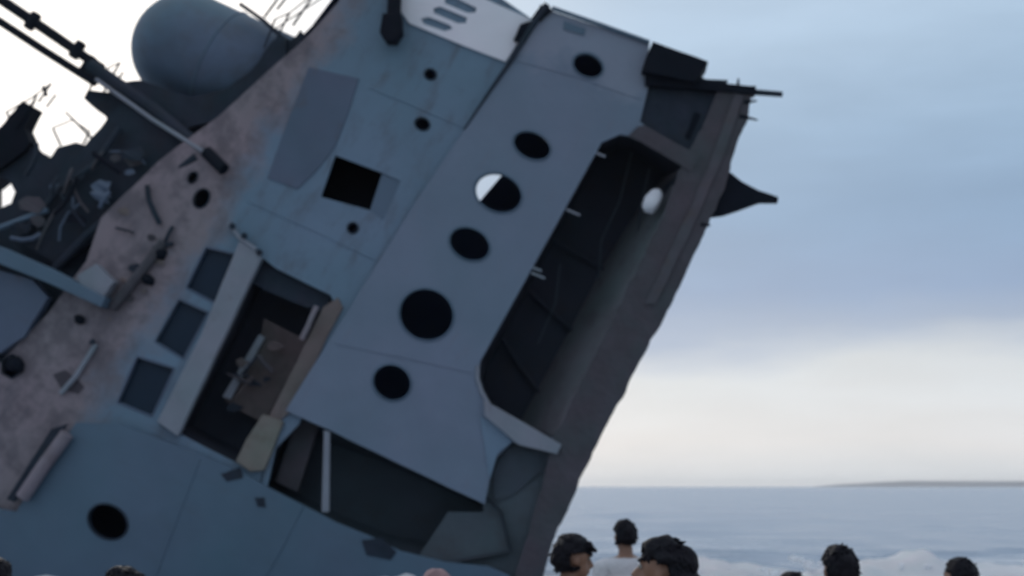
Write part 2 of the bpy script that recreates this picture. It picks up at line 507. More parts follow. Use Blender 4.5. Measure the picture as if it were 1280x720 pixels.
plate('recess_shadow_panel', [(636, 556), (672, 566), (720, 556), (712, 590), (690, 600), (676, 590), (640, 620), (618, 626), (616, 590)], M_TEALD, -0.24, 0.08, uneven=0.03)  # darker plate imitates the shadow in the recess below the ledge
plate('corner_gusset', [(600, 520), (622, 530), (640, 552), (622, 566), (612, 600), (606, 560)], M_BLUE, 0.03, 0.05)

# long dark gap under the porthole wall, with a thin pillar
E = [(352, 505), (470, 555), (606, 618), (628, 640), (640, 690), (560, 705), (490, 700), (400, 655), (322, 615)]
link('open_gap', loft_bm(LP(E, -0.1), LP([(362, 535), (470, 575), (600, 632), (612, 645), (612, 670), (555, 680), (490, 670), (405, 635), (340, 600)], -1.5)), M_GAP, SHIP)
plate('gap_pillar', [(405, 538), (412, 540), (411, 640), (402, 640)], M_PALE, 0.0, 0.1)
plate('gap_stiffener', [(372, 520), (398, 532), (372, 615), (345, 602)], M_RUST, -0.7, 0.1)

# the doorway with wreckage
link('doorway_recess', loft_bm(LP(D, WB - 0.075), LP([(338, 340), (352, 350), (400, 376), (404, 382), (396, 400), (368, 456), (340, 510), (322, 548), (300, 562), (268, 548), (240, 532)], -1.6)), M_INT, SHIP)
plate('doorway_lintel', [(326, 322), (346, 330), (414, 366), (408, 392), (372, 380), (330, 362), (314, 352)], M_DARK, WB - 0.2, 0.1)
plate('door_jamb', [(404, 384), (422, 372), (428, 384), (400, 440), (366, 512), (348, 528), (336, 520), (372, 450)], M_BROWN, WB + 0.05, 0.25, uneven=0.02)
plate('fallen_panel', [(330, 398), (384, 425), (372, 455), (330, 528), (296, 512), (280, 500), (325, 425)], M_FALL, -0.95, 0.08, uneven=0.02)
plate('panel_edge', [(324, 418), (331, 422), (288, 499), (278, 496)], M_PALE, -0.85, 0.08)
tube('broken_pipe', [(396, 383, -0.06), (389, 398, -0.03), (385, 408, -0.03), (377, 424, -0.06)], 0.06, M_PINK, seg=8)
plate('step_block', [(328, 518), (354, 528), (330, 588), (312, 590), (294, 577), (308, 548)], M_OCHRE, -0.05, 0.3, uneven=0.02, bevel=0.02)
plate('door_post', [(300, 298), (314, 308), (327, 322), (222, 546), (196, 527), (250, 420)], M_PALE, 0.0, 0.2, bevel=0.03, uneven=0.012)
for (x, y) in ((291, 283), (306, 295), (325, 316)):
    link('post_bolt', tube_bm([L(x, y, 0.0), L(x, y, 0.0) + Vector((0, 0, 0.08))], 0.07, 8), M_DARK, SHIP)
tube('post_bracket', [(286, 280, -0.05), (300, 298, 0.0), (320, 312, 0.0)], 0.05, M_PALE, seg=6)

# three windows
for q in win:
    fr = bmesh.new()
    lp = jag(LP(q, WB), 0.2, 0.0)
    o = link('window', ring_bm(lp, 0.05, 0.16, 0.02), M_DOOR, SHIP)
    g = LP(q, WB - 0.12)
    link('pane', plate_bm(g, [], 0.02), M_GLASS, o)
# square hatch with its shutter swung to one side
link('hatch_recess', loft_bm(LP(sq, WB - 0.075), LP(sq, -1.4)), M_BLACK, SHIP)
plate('hatch_shutter', [(478, 216), (502, 226), (480, 277), (462, 264)], M_HULL, WB - 0.03, 0.05)
# faint door outline
plate('side_door', [(386, 84), (448, 98), (436, 138), (418, 184), (396, 212), (372, 236), (334, 222), (352, 172)], M_DOOR, WB + 0.03, 0.04, uneven=0.012)

# white strake along the upper deck, with three louvres
louv = [[(556, -4), (566, -5), (596, 10), (594, 16), (584, 16), (556, 4)], [(542, 10), (550, 8), (584, 22), (582, 29), (572, 29), (542, 16)], [(526, 23), (536, 21), (562, 31), (566, 36), (556, 39), (530, 30)]]
plate('white_strake', [(503, -20), (560, -46), (600, -4), (664, 24), (648, 52), (632, 77), (580, 57), (512, 29), (498, 10)], M_WHITE, WB + 0.06, 0.06, holes=louv)
for q in louv: link('louvre', loft_bm(LP(q, WB + 0.0), LP(q, WB - 0.3)), M_BLACK, SHIP)
# seam between the two walls: coaming tubes
tube('seam_coaming', [(684, 6, 0.04), (664, 34, 0.05), (640, 74, 0.04), (612, 114, 0.02), (580, 162, 0.0)], 0.085, M_DARK, seg=8, r2=0.02)
tube('seam_coaming', [(690, 10, 0.05), (748, 30, 0.05), (812, 53, 0.05)], 0.05, M_HULL, seg=8)
plate('roof_fitting', [(676, 6), (690, 12), (676, 26), (664, 22)], M_BLACK, 0.1, 0.15, uneven=0.02, step=0.1)
plate('roof_fitting', [(650, 30), (664, 26), (650, 52), (642, 50)], M_BLACK, 0.05, 0.1, uneven=0.02, step=0.1)
plate('name_plate', [(705, 26), (732, 36), (730, 44), (704, 36)], M_HULL, 0.03, 0.04)

# floodlight at the top
fl = plate('floodlight', [(478, 16), (501, 16), (502, 40), (494, 52), (482, 52), (474, 40)], M_BLACK, 0.35, 0.35, bevel=0.03)
tube('lamp_arm', [(492, 22, 0.15), (493, 0, 0.15), (498, -40, 0.0)], 0.16, M_BLACK, parent=fl)
# --------------------------------------------------------------- dome, boom and deck gear at the left
c1, c2 = L(236, 62, -2.2), L(345, 115, -2.2)
rad = 74 * PXM * 1.06
ax = (c2 - c1).normalized()
bm = bmesh.new()
x = ax.orthogonal().normalized()
y = ax.cross(x)
prof = [(-rad * math.cos(a), rad * math.sin(a)) for a in [i * math.pi / 2 / 14 for i in range(15)]] + [((c2 - c1).length, rad * 1.02), ((c2 - c1).length + 0.05, rad * 0.9)]
rings = []
for t, r in prof:
    rings.append([bm.verts.new(c1 + ax * t + (x * math.cos(2 * math.pi * j / 40) + y * math.sin(2 * math.pi * j / 40)) * max(r, 1e-3)) for j in range(40)])
for a, b in zip(rings, rings[1:]):
    for j in range(40): bm.faces.new((a[j], a[(j + 1) % 40], b[(j + 1) % 40], b[j]))
bm.faces.new(rings[-1])
dome = link('radar_dome', bm, M_DOME, SHIP, smooth=True)
for t in (0.9,):
    pts = [c1 + ax * t + (x * math.cos(2 * math.pi * j / 40) + y * math.sin(2 * math.pi * j / 40)) * rad * 1.01 for j in range(41)]
    link('dome_band', tube_bm(pts, 0.03, 6), M_HULL, dome)
plate('dome_hatch', [(214, 60), (250, 25), (262, 36), (226, 76)], M_HULL, -1.02, 0.1)
tube('dome_rail', [(300, 5, -1.2), (330, 26, -1.2), (352, 46, -1.2)], 0.05, M_DARK, seg=6)

tube('boom_spar', [(-90, -62, -0.7), (8, 5, -0.7), (60, 40, -0.7), (128, 86, -0.7)], 0.11, M_BLACK)
tube('boom_spar', [(-90, -28, -0.55), (0, 27, -0.55), (55, 63, -0.55), (120, 104, -0.55)], 0.095, M_BLACK)
tube('boom_beam', [(112, 82, -0.6), (190, 135, -0.6), (274, 204, -0.2)], 0.17, M_DARK, r2=0.14)
tube('boom_edge_highlight', [(120, 99, -0.45), (190, 149, -0.4), (266, 197, -0.05)], 0.05, M_PALE, seg=8)  # pale tube drawn as the highlight on the beam's lower edge
tube('boom_cable', [(2, -6, -0.8), (70, 40, -0.8), (118, 74, -0.8)], 0.03, M_BLACK, seg=6)
tube('boom_foot', [(258, 190, -0.1), (280, 212, 0.1)], 0.14, M_BLACK)
for (xx, yy) in ((40, 26), (96, 62), (110, 80)):
    tube('boom_clamp', [(xx - 5, yy + 9, -0.62), (xx + 6, yy - 8, -0.72)], 0.13, M_BLACK, seg=8)

gear = [(-420, 430), (-420, 250), (-120, 190), (-30, 172), (0, 160), (12, 166), (30, 172), (38, 182), (62, 198), (72, 184), (96, 178), (116, 184), (130, 187), (139, 168), (133, 146), (104, 124), (110, 112), (130, 116),
        (160, 112), (230, 130), (284, 134), (322, 90), (352, 44), (362, 50), (370, 44), (376, 36), (384, 48), (392, 44), (360, 110), (290, 190), (200, 260), (150, 320), (110, 380), (-20, 480), (-420, 640)]
plate('deck_gear_housing', gear, M_DARK, -0.9, 0.7, holes=[[(-14, 232), (0, 221), (12, 226), (19, 240), (14, 254), (0, 260), (-14, 252)]], uneven=0.05, step=0.2)
plate('gear_block', [(-40, 190), (0, 160), (28, 126), (42, 134), (30, 160), (38, 176), (30, 188), (-40, 240)], M_BLACK, -0.7, 0.5, uneven=0.03, step=0.15)
plate('gear_block', [(150, 130), (232, 176), (270, 205), (180, 240), (120, 300), (70, 330), (20, 300), (60, 230), (100, 190)], M_DARK, -0.6, 0.4, uneven=0.05)
tube('antenna', [(128, 186, -0.8), (100, 158, -0.8), (82, 140, -0.8)], 0.035, M_DARK, seg=6, r2=0.02)
tube('antenna', [(58, 120, -0.8), (54, 108, -0.8)], 0.04, M_DARK, seg=6)
tube('antenna', [(20, 160, -0.7), (42, 128, -0.7), (46, 118, -0.7)], 0.05, M_BLACK, seg=6, r2=0.02)
tube('gear_pipe', [(30, 290, -0.45), (75, 235, -0.45), (120, 205, -0.4), (150, 160, -0.4)], 0.08, M_DARK)
tube('gear_pipe', [(60, 345, -0.45), (110, 292, -0.4), (170, 248, -0.4), (246, 196, -0.2)], 0.1, M_DARK)
tube('gear_pipe', [(-60, 300, -0.4), (0, 285, -0.4), (60, 262, -0.4)], 0.07, M_HULL)
plate('dome_shade_plate', [(148, 104), (176, 100), (206, 112), (240, 120), (280, 112), (316, 86), (340, 52), (356, 44), (356, 76), (320, 118), (270, 152), (215, 165), (160, 140)], M_DARK, -0.72, 0.12, uneven=.05, step=.15)  # dark plate added as the shadow over the dome's lower part
for (a, b_) in (((128, 118), (150, 78)), ((112, 112), (120, 92)), ((140, 112), (154, 90)), ((48, 128), (64, 104)), ((58, 134), (70, 118)), ((76, 182), (66, 160)), ((104, 180), (112, 164)), ((18, 162), (8, 140)), ((330, 60), (344, 24)), ((345, 50), (362, 16))):
    tube('rail_post', [(a[0], a[1], -.75), (b_[0], b_[1], -.75)], .024, M_DARK, seg=6)
for q in ([(8, 140), (40, 122), (64, 104)], [(120, 92), (150, 78)], [(344, 24), (362, 16), (398, -12)], [(338, 40), (356, 28), (420, -14)], [(66, 160), (90, 150), (112, 164)]):
    tube('wire_stay', [(x, y, -.75) for x, y in q], .016, M_DARK, seg=6)
# platform beam with a rail
plate('platform_beam', [(-120, 268), (0, 308), (64, 336), (132, 372), (126, 384), (60, 354), (0, 330), (-120, 290)], M_HULL, 0.35, 0.5, bevel=0.02)
plate('platform_shade', [(-120, 300), (0, 338), (40, 350), (60, 372), (30, 420), (0, 440), (-120, 470)], M_DOOR, 0.0, 0.3, uneven=0.03)  # flat dark plate stands in for the shadow below the beam
plate('vent_cowl', [(96, 345), (120, 330), (142, 352), (128, 372), (104, 366)], M_PALE, 0.2, 0.35, uneven=0.03, step=0.12)
for (xx, yy, rr) in ((135, 351, .13), (186, 350, .14), (101, 400, .12), (200, 316, .17), (20, 456, .2)):
    cpt = L(xx, yy, WB)
    bm = bmesh.new()
    bmesh.ops.create_icosphere(bm, subdivisions=2, radius=rr)
    for v in bm.verts: v.co = Vector((v.co.x * 1.15, v.co.y * 0.9, v.co.z * 0.8)) * (1 + .25 * noise.noise(v.co * 9 + cpt))
    bmesh.ops.translate(bm, vec=cpt + Vector((0, 0, 0.05)), verts=bm.verts)
    link('deck_fitting', bm, M_BLACK, SHIP, smooth=True)
tube('bent_pipe', [(184, 232, -0.05), (186, 250, -0.02), (192, 264, -0.02), (200, 280, -0.05)], 0.06, M_DARK, seg=8)
tube('wall_pipe', [(205, 302, -0.1), (180, 335, -0.06), (160, 360, -0.06), (140, 385, -0.06)], 0.12, M_RUST, seg=8)
tube('wall_pipe', [(120, 430, -0.1), (95, 470, -0.06), (76, 492, -0.06)], 0.06, M_PALE, seg=8)
plate('oval_patch', [(66, 468), (82, 462), (106, 484), (98, 492), (78, 488)], M_RUST, WB + 0.02, 0.03, uneven=0.03, step=0.15)  # thin plate, darker than the wall round it
tube('hull_fender', [(84, 542, 0.3), (56, 580, 0.3), (28, 622, 0.3)], 0.15, M_PINK, seg=14)
plate('fender_shadow_plate', [(64, 536), (84, 530), (70, 552), (36, 604), (18, 628), (8, 624)], M_DARK, 0.18, 0.06)  # dark plate painted as the shadow beside the fender
for (a, b) in (((346, 12), (362, -8)), ((366, 32), (392, -6)), ((380, 44), (432, -6)), ((330, 22), (352, -8))):
    k = 2.2
    tube('wire_stay', [(a[0], a[1], -1.0), (a[0] + (b[0] - a[0]) * k, a[1] + (b[1] - a[1]) * k, -1.0)], 0.028, M_DARK, seg=6)
# loose wreckage along the torn deck side: bent pipes, cables, torn sheet
rnd = random.Random(21)
def scrap(n, poly_pts, w0, w1, mats, size):
    for _ in range(n):
        a, b_, c_ = rnd.sample(poly_pts, 3)
        r1, r2 = rnd.random(), rnd.random()
        if r1 + r2 > 1: r1, r2 = 1 - r1, 1 - r2
        px = a[0] + (b_[0] - a[0]) * r1 + (c_[0] - a[0]) * r2
        py = a[1] + (b_[1] - a[1]) * r1 + (c_[1] - a[1]) * r2
        w_ = rnd.uniform(w0, w1)
        m_ = rnd.choice(mats)
        kind_ = rnd.random()
        an = rnd.choice((0.48, 2.05, rnd.uniform(0, 3.1))) + rnd.uniform(-.2, .2)
        ln = size * rnd.uniform(.5, 1.3)
        dx, dy = math.cos(an) * ln, math.sin(an) * ln
        if kind_ < .5:
            bx_, by_ = rnd.uniform(-.25, .25) * ln, rnd.uniform(-.25, .25) * ln
            tube('bent_pipe', [(px - dx, py - dy, w_), (px - dx * .3 + bx_, py - dy * .3 + by_, w_ + .06), (px + dx * .4 + bx_, py + dy * .4 + by_, w_ + .05), (px + dx, py + dy, w_)], rnd.uniform(.02, .055), m_, seg=6)
        else:
            q = []
            for t_ in range(7):
                tt = t_ / 7 * 2 * math.pi
                rr_ = ln * rnd.uniform(.35, .8)
                q.append((px + rr_ * math.cos(tt), py + .7 * rr_ * math.sin(tt)))
            o = plate('torn_sheet', q, m_, w_, .025, uneven=.03, step=.12, seed=px)
            for v in o.data.vertices: v.co.z += .12 * noise.noise(Vector((v.co.x * 2.5, v.co.y * 2.5, px)))
GZ = [(20, 200), (70, 220), (130, 190), (200, 180), (150, 250), (90, 280), (20, 300)]
scrap(26, GZ, -.4, -.1, [M_BLACK, M_DARK, M_DARK, M_DOOR, M_RUST], 22)
PZ = [(180, 220), (260, 210), (250, 280), (190, 330), (130, 340), (150, 270), (110, 420), (60, 440), (120, 470), (50, 520)]
scrap(15, PZ, WB + .03, WB + .1, [M_DARK, M_RUST, M_BROWN, M_DARK], 11)
DZ = [(340, 380), (380, 400), (330, 480), (290, 530), (270, 520), (310, 440)]
scrap(10, DZ, -.9, -.5, [M_FALL, M_RUST, M_DARK], 14)
# frames and a hanging cable inside the bay
for t_ in (0.3, 0.58, 0.86):
    a = Vector((720, 232)).lerp(Vector((604, 448)), t_); e = Vector((812, 262)).lerp(Vector((652, 528)), t_)
    tube('bay_frame', [(a.x + 6, a.y + 3, -1.9), ((a.x + e.x) / 2, (a.y + e.y) / 2, -2.1), (e.x, e.y, -2.05)], .05, M_INT, seg=6)
for q in ([(790, 188), (775, 250), (752, 300), (748, 350)], [(700, 330), (694, 380), (672, 430)], [(812, 210), (800, 262), (796, 300)]):
    tube('hanging_cable', [(x, y, -1.2 - .05 * i) for i, (x, y) in enumerate(q)], .022, M_GAP, seg=6)
# weld beads across the big plates
for q in ([(640, 74), (720, 96), (800, 124)], [(420, 430), (500, 446), (590, 466)]):
    tube('weld_seam', [(x, y, .004) for x, y in q], .013, M_WALLA, seg=6)
for q in ([(462, 110), (520, 134), (580, 160)], [(310, 252), (400, 292), (470, 326)]):
    tube('weld_seam', [(x, y, WB + .004) for x, y in q], .013, M_WALLB, seg=6)
for q in ([(250, 575), (225, 640), (195, 720)], [(380, 632), (350, 690), (330, 725)]):
    tube('weld_seam', [(x, y, .124) for x, y in q], .014, M_HULL, seg=6)
# hull stains/openings near the waterline
for q in ([(452, 676), (476, 672), (496, 690), (488, 700), (458, 694)], [(318, 622), (330, 622), (332, 634), (322, 634)], [(276, 592), (300, 584), (304, 598), (284, 602)]):
    plate('freeing_port', q, M_DARK, 0.14, 0.06, uneven=0.02, step=0.1)

# ------------------------------------------------------------------ ground, sea, hill
M_SAND = mat('wet_sand', (0.26, 0.22, 0.17), 0.5, 0.2, 1.5, bump=0.3, bscale=8)
def structure(o): o['kind'] = 'structure'; return o
ys = [-3000, -300, -40, -5, 0, 4, 8, 10, 11, 12, 13, 14, 16, 20, 26, 40, 80, 400, 12000]
def bed(y): return 0.0 if y < 10 else max(-6.0, -0.075 * (y - 10) - (0.02 * (y - 20) if y > 20 else 0))
xs = [-12000, -3000, -300, -60, -20, -10, -5, 0, 5, 10, 20, 60, 300, 3000, 12000]
bm = bmesh.new()
g = [[bm.verts.new((x_, y_, bed(y_) + (0.03 * noise.noise(Vector((x_ * .3, y_ * .3, 0))) if abs(y_) < 50 else 0))) for x_ in xs] for y_ in ys]
for i in range(len(ys) - 1):
    for j in range(len(xs) - 1): bm.faces.new((g[i][j], g[i][j + 1], g[i + 1][j + 1], g[i + 1][j]))
structure(link('beach', bm, M_SAND, None, smooth=True))

def sea_z(x_, y_):
    a = 0.10 * math.sin(0.55 * y_ + 0.9 * noise.noise(Vector((x_ * .05, y_ * .03, 2))) * 5 + .05 * x_)
    a += 0.16 * noise.noise(Vector((x_ * .12, y_ * .35, 5.0)))
    a += 0.10 * noise.noise(Vector((x_ * .5, y_ * 1.1, 9.0)))
    f = min(1.0, max(0.15, (y_ - 11) / 8)) / (1 + (y_ / 220) ** 2)
    return -0.17 + a * f
def geo(a, b, n): return [a * (b / a) ** (i / (n - 1)) for i in range(n)]
ysea = [9.5] + [10 + i * .35 for i in range(110)] + geo(49, 12000, 100)
hx = [i * .45 for i in range(60)] + geo(27.5, 12000, 36)
xsea = [-v for v in hx[:0:-1]] + hx
me = bpy.data.meshes.new('sea')
nx_, ny_ = len(xsea), len(ysea)
vv = [(x_, y_, sea_z(x_, y_)) for y_ in ysea for x_ in xsea]
ff = [(i * nx_ + j, i * nx_ + j + 1, (i + 1) * nx_ + j + 1, (i + 1) * nx_ + j) for i in range(ny_ - 1) for j in range(nx_ - 1)]
me.from_pydata(vv, [], ff)
for p in me.polygons: p.use_smooth = True
sea = bpy.data.objects.new('sea', me)
COL.objects.link(sea)
structure(sea)
m = bpy.data.materials.new('sea_water')
m.use_nodes = True
b = NB(m.node_tree)
p = m.node_tree.nodes['Principled BSDF']
t = b.n('ShaderNodeTexCoord')
mpp = b.n('ShaderNodeMapping')
mpp.inputs['Scale'].default_value = (0.35, 1, 1)
b.l(t.outputs['Object'], mpp.inputs[0])
fo = b.n('ShaderNodeTexNoise', i_Scale=0.28, i_Detail=9.0, i_Roughness=0.65)
b.l(mpp.outputs[0], fo.inputs['Vector'])
ff_ = b.ramp(fo.outputs[0], [(0.50, (0, 0, 0)), (0.64, (1, 1, 1))])
sx = b.n('ShaderNodeSeparateXYZ')
b.l(t.outputs['Object'], sx.inputs[0])
near = b.ramp(b.math('DIVIDE', sx.outputs[1], 200.0), [(0.05, (1, 1, 1)), (0.19, (.9, .9, .9)), (0.3, (.15, .15, .15)), (0.6, (0, 0, 0))])
fm = b.math('MULTIPLY', ff_, near)
b.l(b.mix(fm, (0.26, 0.32, 0.405), (0.72, 0.75, 0.78)), p.inputs['Base Color'])
b.l(b.math('ADD', b.math('MULTIPLY', fm, 0.5), 0.22), p.inputs['Roughness'])
p.inputs['IOR'].default_value = 1.33
bn = b.n('ShaderNodeTexNoise', i_Scale=1.3, i_Detail=6.0, i_Roughness=0.6)
b.l(mpp.outputs[0], bn.inputs['Vector'])
bp = b.n('ShaderNodeBump', i_Strength=0.9, i_Distance=0.3)
b.l(bn.outputs[0], bp.inputs['Height'])
b.l(bp.outputs[0], p.inputs['Normal'])
me.materials.append(m)

# breaking white water: lumpy ridges
M_FOAM = mat('white_sea_foam', (0.88, 0.89, 0.91), 0.8, 0.10, 3.0, bump=0.25, bscale=7)
_b = NB(M_FOAM.node_tree)
_t = _b.n('ShaderNodeBsdfTranslucent')
_t.inputs[0].default_value = (0.9, 0.92, 0.95, 1)
_m = _b.n('ShaderNodeMixShader', i_0=0.5)
_b.l(M_FOAM.node_tree.nodes['Principled BSDF'].outputs[0], _m.inputs[1])
_b.l(_t.outputs[0], _m.inputs[2])
_b.l(_m.outputs[0], M_FOAM.node_tree.nodes['Material Output'].inputs[0])
def foam(x0, x1, y0, hgt, dep, seed, name='breaking_wave'):
    bm = bmesh.new()
    n, k = int((x1 - x0) / 0.13), 16
    rows = []
    for i in range(n + 1):
        x_ = x0 + (x1 - x0) * i / n
        e = min(1, 4 * i / n, 4 * (n - i) / n) * (0.55 + 0.6 * noise.noise(Vector((x_ * .35, seed, 1))))
        e = max(e, 0.02)
        yc = y0 + 0.8 * noise.noise(Vector((x_ * .2, seed, 4)))
        row = []
        for j in range(k + 1):
            s_ = j / k
            prof_ = math.sin(math.pi * s_) ** 1.2
            lump = 1 + .45 * noise.noise(Vector((x_ * 2.2, s_ * 5, seed))) + .12 * noise.noise(Vector((x_ * 6, s_ * 12, seed)))
            row.append(bm.verts.new((x_, yc + dep * (s_ - .5), -0.25 + (0.1 + hgt * e * lump) * prof_)))
        rows.append(row)
    for a, b_ in zip(rows, rows[1:]):
        for j in range(k): bm.faces.new((a[j], a[j + 1], b_[j + 1], b_[j]))
    bm.faces.new([r_[0] for r_ in rows][::-1]) if False else None
    o = link(name, bm, M_FOAM, None, smooth=True)
    o['kind'] = 'stuff'
    return o
foam(6.6, 10.6, 33, 0.62, 8.0, 1.3)
foam(4.0, 7.4, 36, 0.45, 8.0, 5.1)
foam(9.8, 14.0, 37, 0.45, 8.0, 8.8)
foam(1.6, 4.6, 30.5, 0.45, 6.0, 3.7)
foam(-13.0, 1.9, 27.0, 0.6, 2.2, 6.2)
foam(12.2, 17.0, 34, 0.55, 8.0, 2.2)
foam(3.0, 6.0, 31.5, 0.6, 7.0, 7.9)

bm = bmesh.new()
rs = random.Random(5)
for (x0, x1, y0, top, n_) in ((6.6, 10.6, 32.5, .42, 150), (3.2, 6.2, 31.5, .36, 110), (12.4, 16.5, 34, .36, 90), (-12, 1.8, 26.6, .34, 170)):
    for _ in range(n_):
        x_ = rs.uniform(x0, x1)
        z_ = top * (0.55 + .6 * noise.noise(Vector((x_ * .9, y0, 3)))) * rs.uniform(.5, 1.25)
        k_ = bmesh.ops.create_icosphere(bm, subdivisions=1, radius=rs.choice((.02, .03, .05, .08)))
        sx_ = rs.uniform(.8, 2.0)
        for v in k_['verts']: v.co = Vector((v.co.x * sx_ + x_, v.co.y + y0 + rs.uniform(-.02, .02), v.co.z + z_ - .1))
        dy_ = rs.uniform(-1.2, 1.2)
        for v in k_['verts']: v.co.y += dy_
sp = link('sea_spray', bm, M_FOAM, None, smooth=True)
sp['kind'] = 'stuff'

# far headland
M_HILL = mat('hazy_headland_scrub', (0.13, 0.15, 0.19), 0.9, 0.3, 0.004, bump=0)  # bluish base has some of the distance haze painted in
bm = bmesh.new()
rows = []
for i in range(61):
    x_ = 1350 + i * 60
    e = min(1, i / 7) ** .6
    row = []
    for j in range(13):
        s_ = j / 12
        hh = (25 * e + 8 * e * noise.noise(Vector((x_ * .0012, s_, 2))) + 5 * min(1, i / 40)) * math.sin(math.pi * s_)
        row.append(bm.verts.new((x_, 6300 + (s_ - .5) * 900 + i * 8, -3 + hh)))
    rows.append(row)
for a, b_ in zip(rows, rows[1:]):
    for j in range(12): bm.faces.new((a[j], a[j + 1], b_[j + 1], b_[j]))
structure(link('hills', bm, M_HILL, None, smooth=True))
# ------------------------------------------------------------------ people on the beach
M_SKIN = mat('brown_skin', (0.23, 0.125, 0.085), 0.5, 0.08, 6, bump=0.05, bscale=60)
M_HAIR = mat('black_hair', (0.010, 0.010, 0.015), 0.6, 0.3, 30, bump=0.4, bscale=70, spec=0.12)
M_EYE = mat('eye', (0.25, 0.24, 0.23), 0.2, 0.02, 4, bump=0)
M_NAVY = mat('navy_cloth', (0.02, 0.028, 0.05), 0.9, 0.15, 8, bump=0.3, bscale=30)
M_MAROON = mat('maroon_cloth', (0.13, 0.03, 0.035), 0.9, 0.15, 8, bump=0.3, bscale=30)
M_GREY = mat('grey_cloth', (0.20, 0.20, 0.22), 0.9, 0.15, 8, bump=0.3, bscale=30)
M_WHITEC = mat('white_cloth', (0.55, 0.55, 0.58), 0.9, 0.1, 8, bump=0.3, bscale=30)
M_PINKC = mat('pink_cloth', (0.27, 0.17, 0.18), 0.9, 0.12, 8, bump=0.3, bscale=30)
M_SHORTS = mat('dark_shorts_cloth', (0.03, 0.033, 0.04), 0.9, 0.2, 8, bump=0.3, bscale=30)


def capsule(bm, a, b_, ra, rb, seg=12):
    a, b_ = Vector(a), Vector(b_)
    t = (b_ - a)
    ln = max(t.length, 1e-4)
    t = t / ln
    x = t.orthogonal().normalized()
    y = t.cross(x)
    prof = []
    for i in range(1, 5): prof.append((-ra * math.cos(i * math.pi / 8), ra * math.sin(i * math.pi / 8)))
    for i in range(0, 4): prof.append((ln + rb * math.sin(i * math.pi / 8), rb * math.cos(i * math.pi / 8)))
    rings = [[bm.verts.new(a + t * s_ + (x * math.cos(2 * math.pi * j / seg) + y * math.sin(2 * math.pi * j / seg)) * r) for j in range(seg)] for s_, r in prof]
    p0, p1 = bm.verts.new(a - t * ra), bm.verts.new(b_ + t * rb)
    for r0, r1 in zip(rings, rings[1:]):
        for j in range(seg): bm.faces.new((r0[j], r0[(j + 1) % seg], r1[(j + 1) % seg], r1[j]))
    for j in range(seg):
        bm.faces.new((p0, rings[0][(j + 1) % seg], rings[0][j]))
        bm.faces.new((p1, rings[-1][j], rings[-1][(j + 1) % seg]))


def blob(bm, c, r, mtx=None):
    k = bmesh.ops.create_icosphere(bm, subdivisions=3, radius=1.0)
    for v in k['verts']:
        q = Vector((v.co.x * r[0], v.co.y * r[1], v.co.z * r[2]))
        if mtx is not None: q = mtx @ q
        v.co = q + Vector(c)


def hand(bm, wrist, dirv, palm_n, curl, side):
    """palm, four unequal fingers with two bends, thumb leaving the side of the palm"""
    d = dirv.normalized()
    n_ = (palm_n - d * palm_n.dot(d)).normalized()
    s_ = d.cross(n_) * side
    w_ = Vector(wrist)
    for k in range(4):
        o = (k - 1.5) * 0.019
        capsule(bm, w_ + s_ * o * .6 + d * .01, w_ + s_ * o + d * 0.085, .014, .0115, 8)
        ln = (0.036, 0.044, 0.041, 0.032)[k]
        p = w_ + s_ * o + d * 0.088
        dd = d.copy()
        for j in range(3):
            dd = (dd * math.cos(curl * (0.8 + .2 * j)) + n_ * math.sin(curl * (0.8 + .2 * j))).normalized()
            nn = n_
            q = p + dd * ln * (1, .72, .58)[j]
            capsule(bm, p, q, .0092 - .0006 * j, .0086 - .0006 * j, 8)
            p = q
            # turn the curl plane with the finger
            n2 = (n_ - dd * n_.dot(dd))
            if n2.length > 1e-3: n_loc = n2.normalized()
    t0 = w_ - s_ * .030 + d * .028
    t1 = t0 - s_ * .022 + d * .030 + n_ * .012
    t2 = t1 + d * .030 + n_ * .014 - s_ * .004
    capsule(bm, t0, t1, .0125, .0105, 8)
    capsule(bm, t1, t2, .0102, .0088, 8)


BONES = ('head', 'neck', 'torso', 'hip', 'uarm', 'farm', 'hand', 'thigh', 'shin', 'foot')


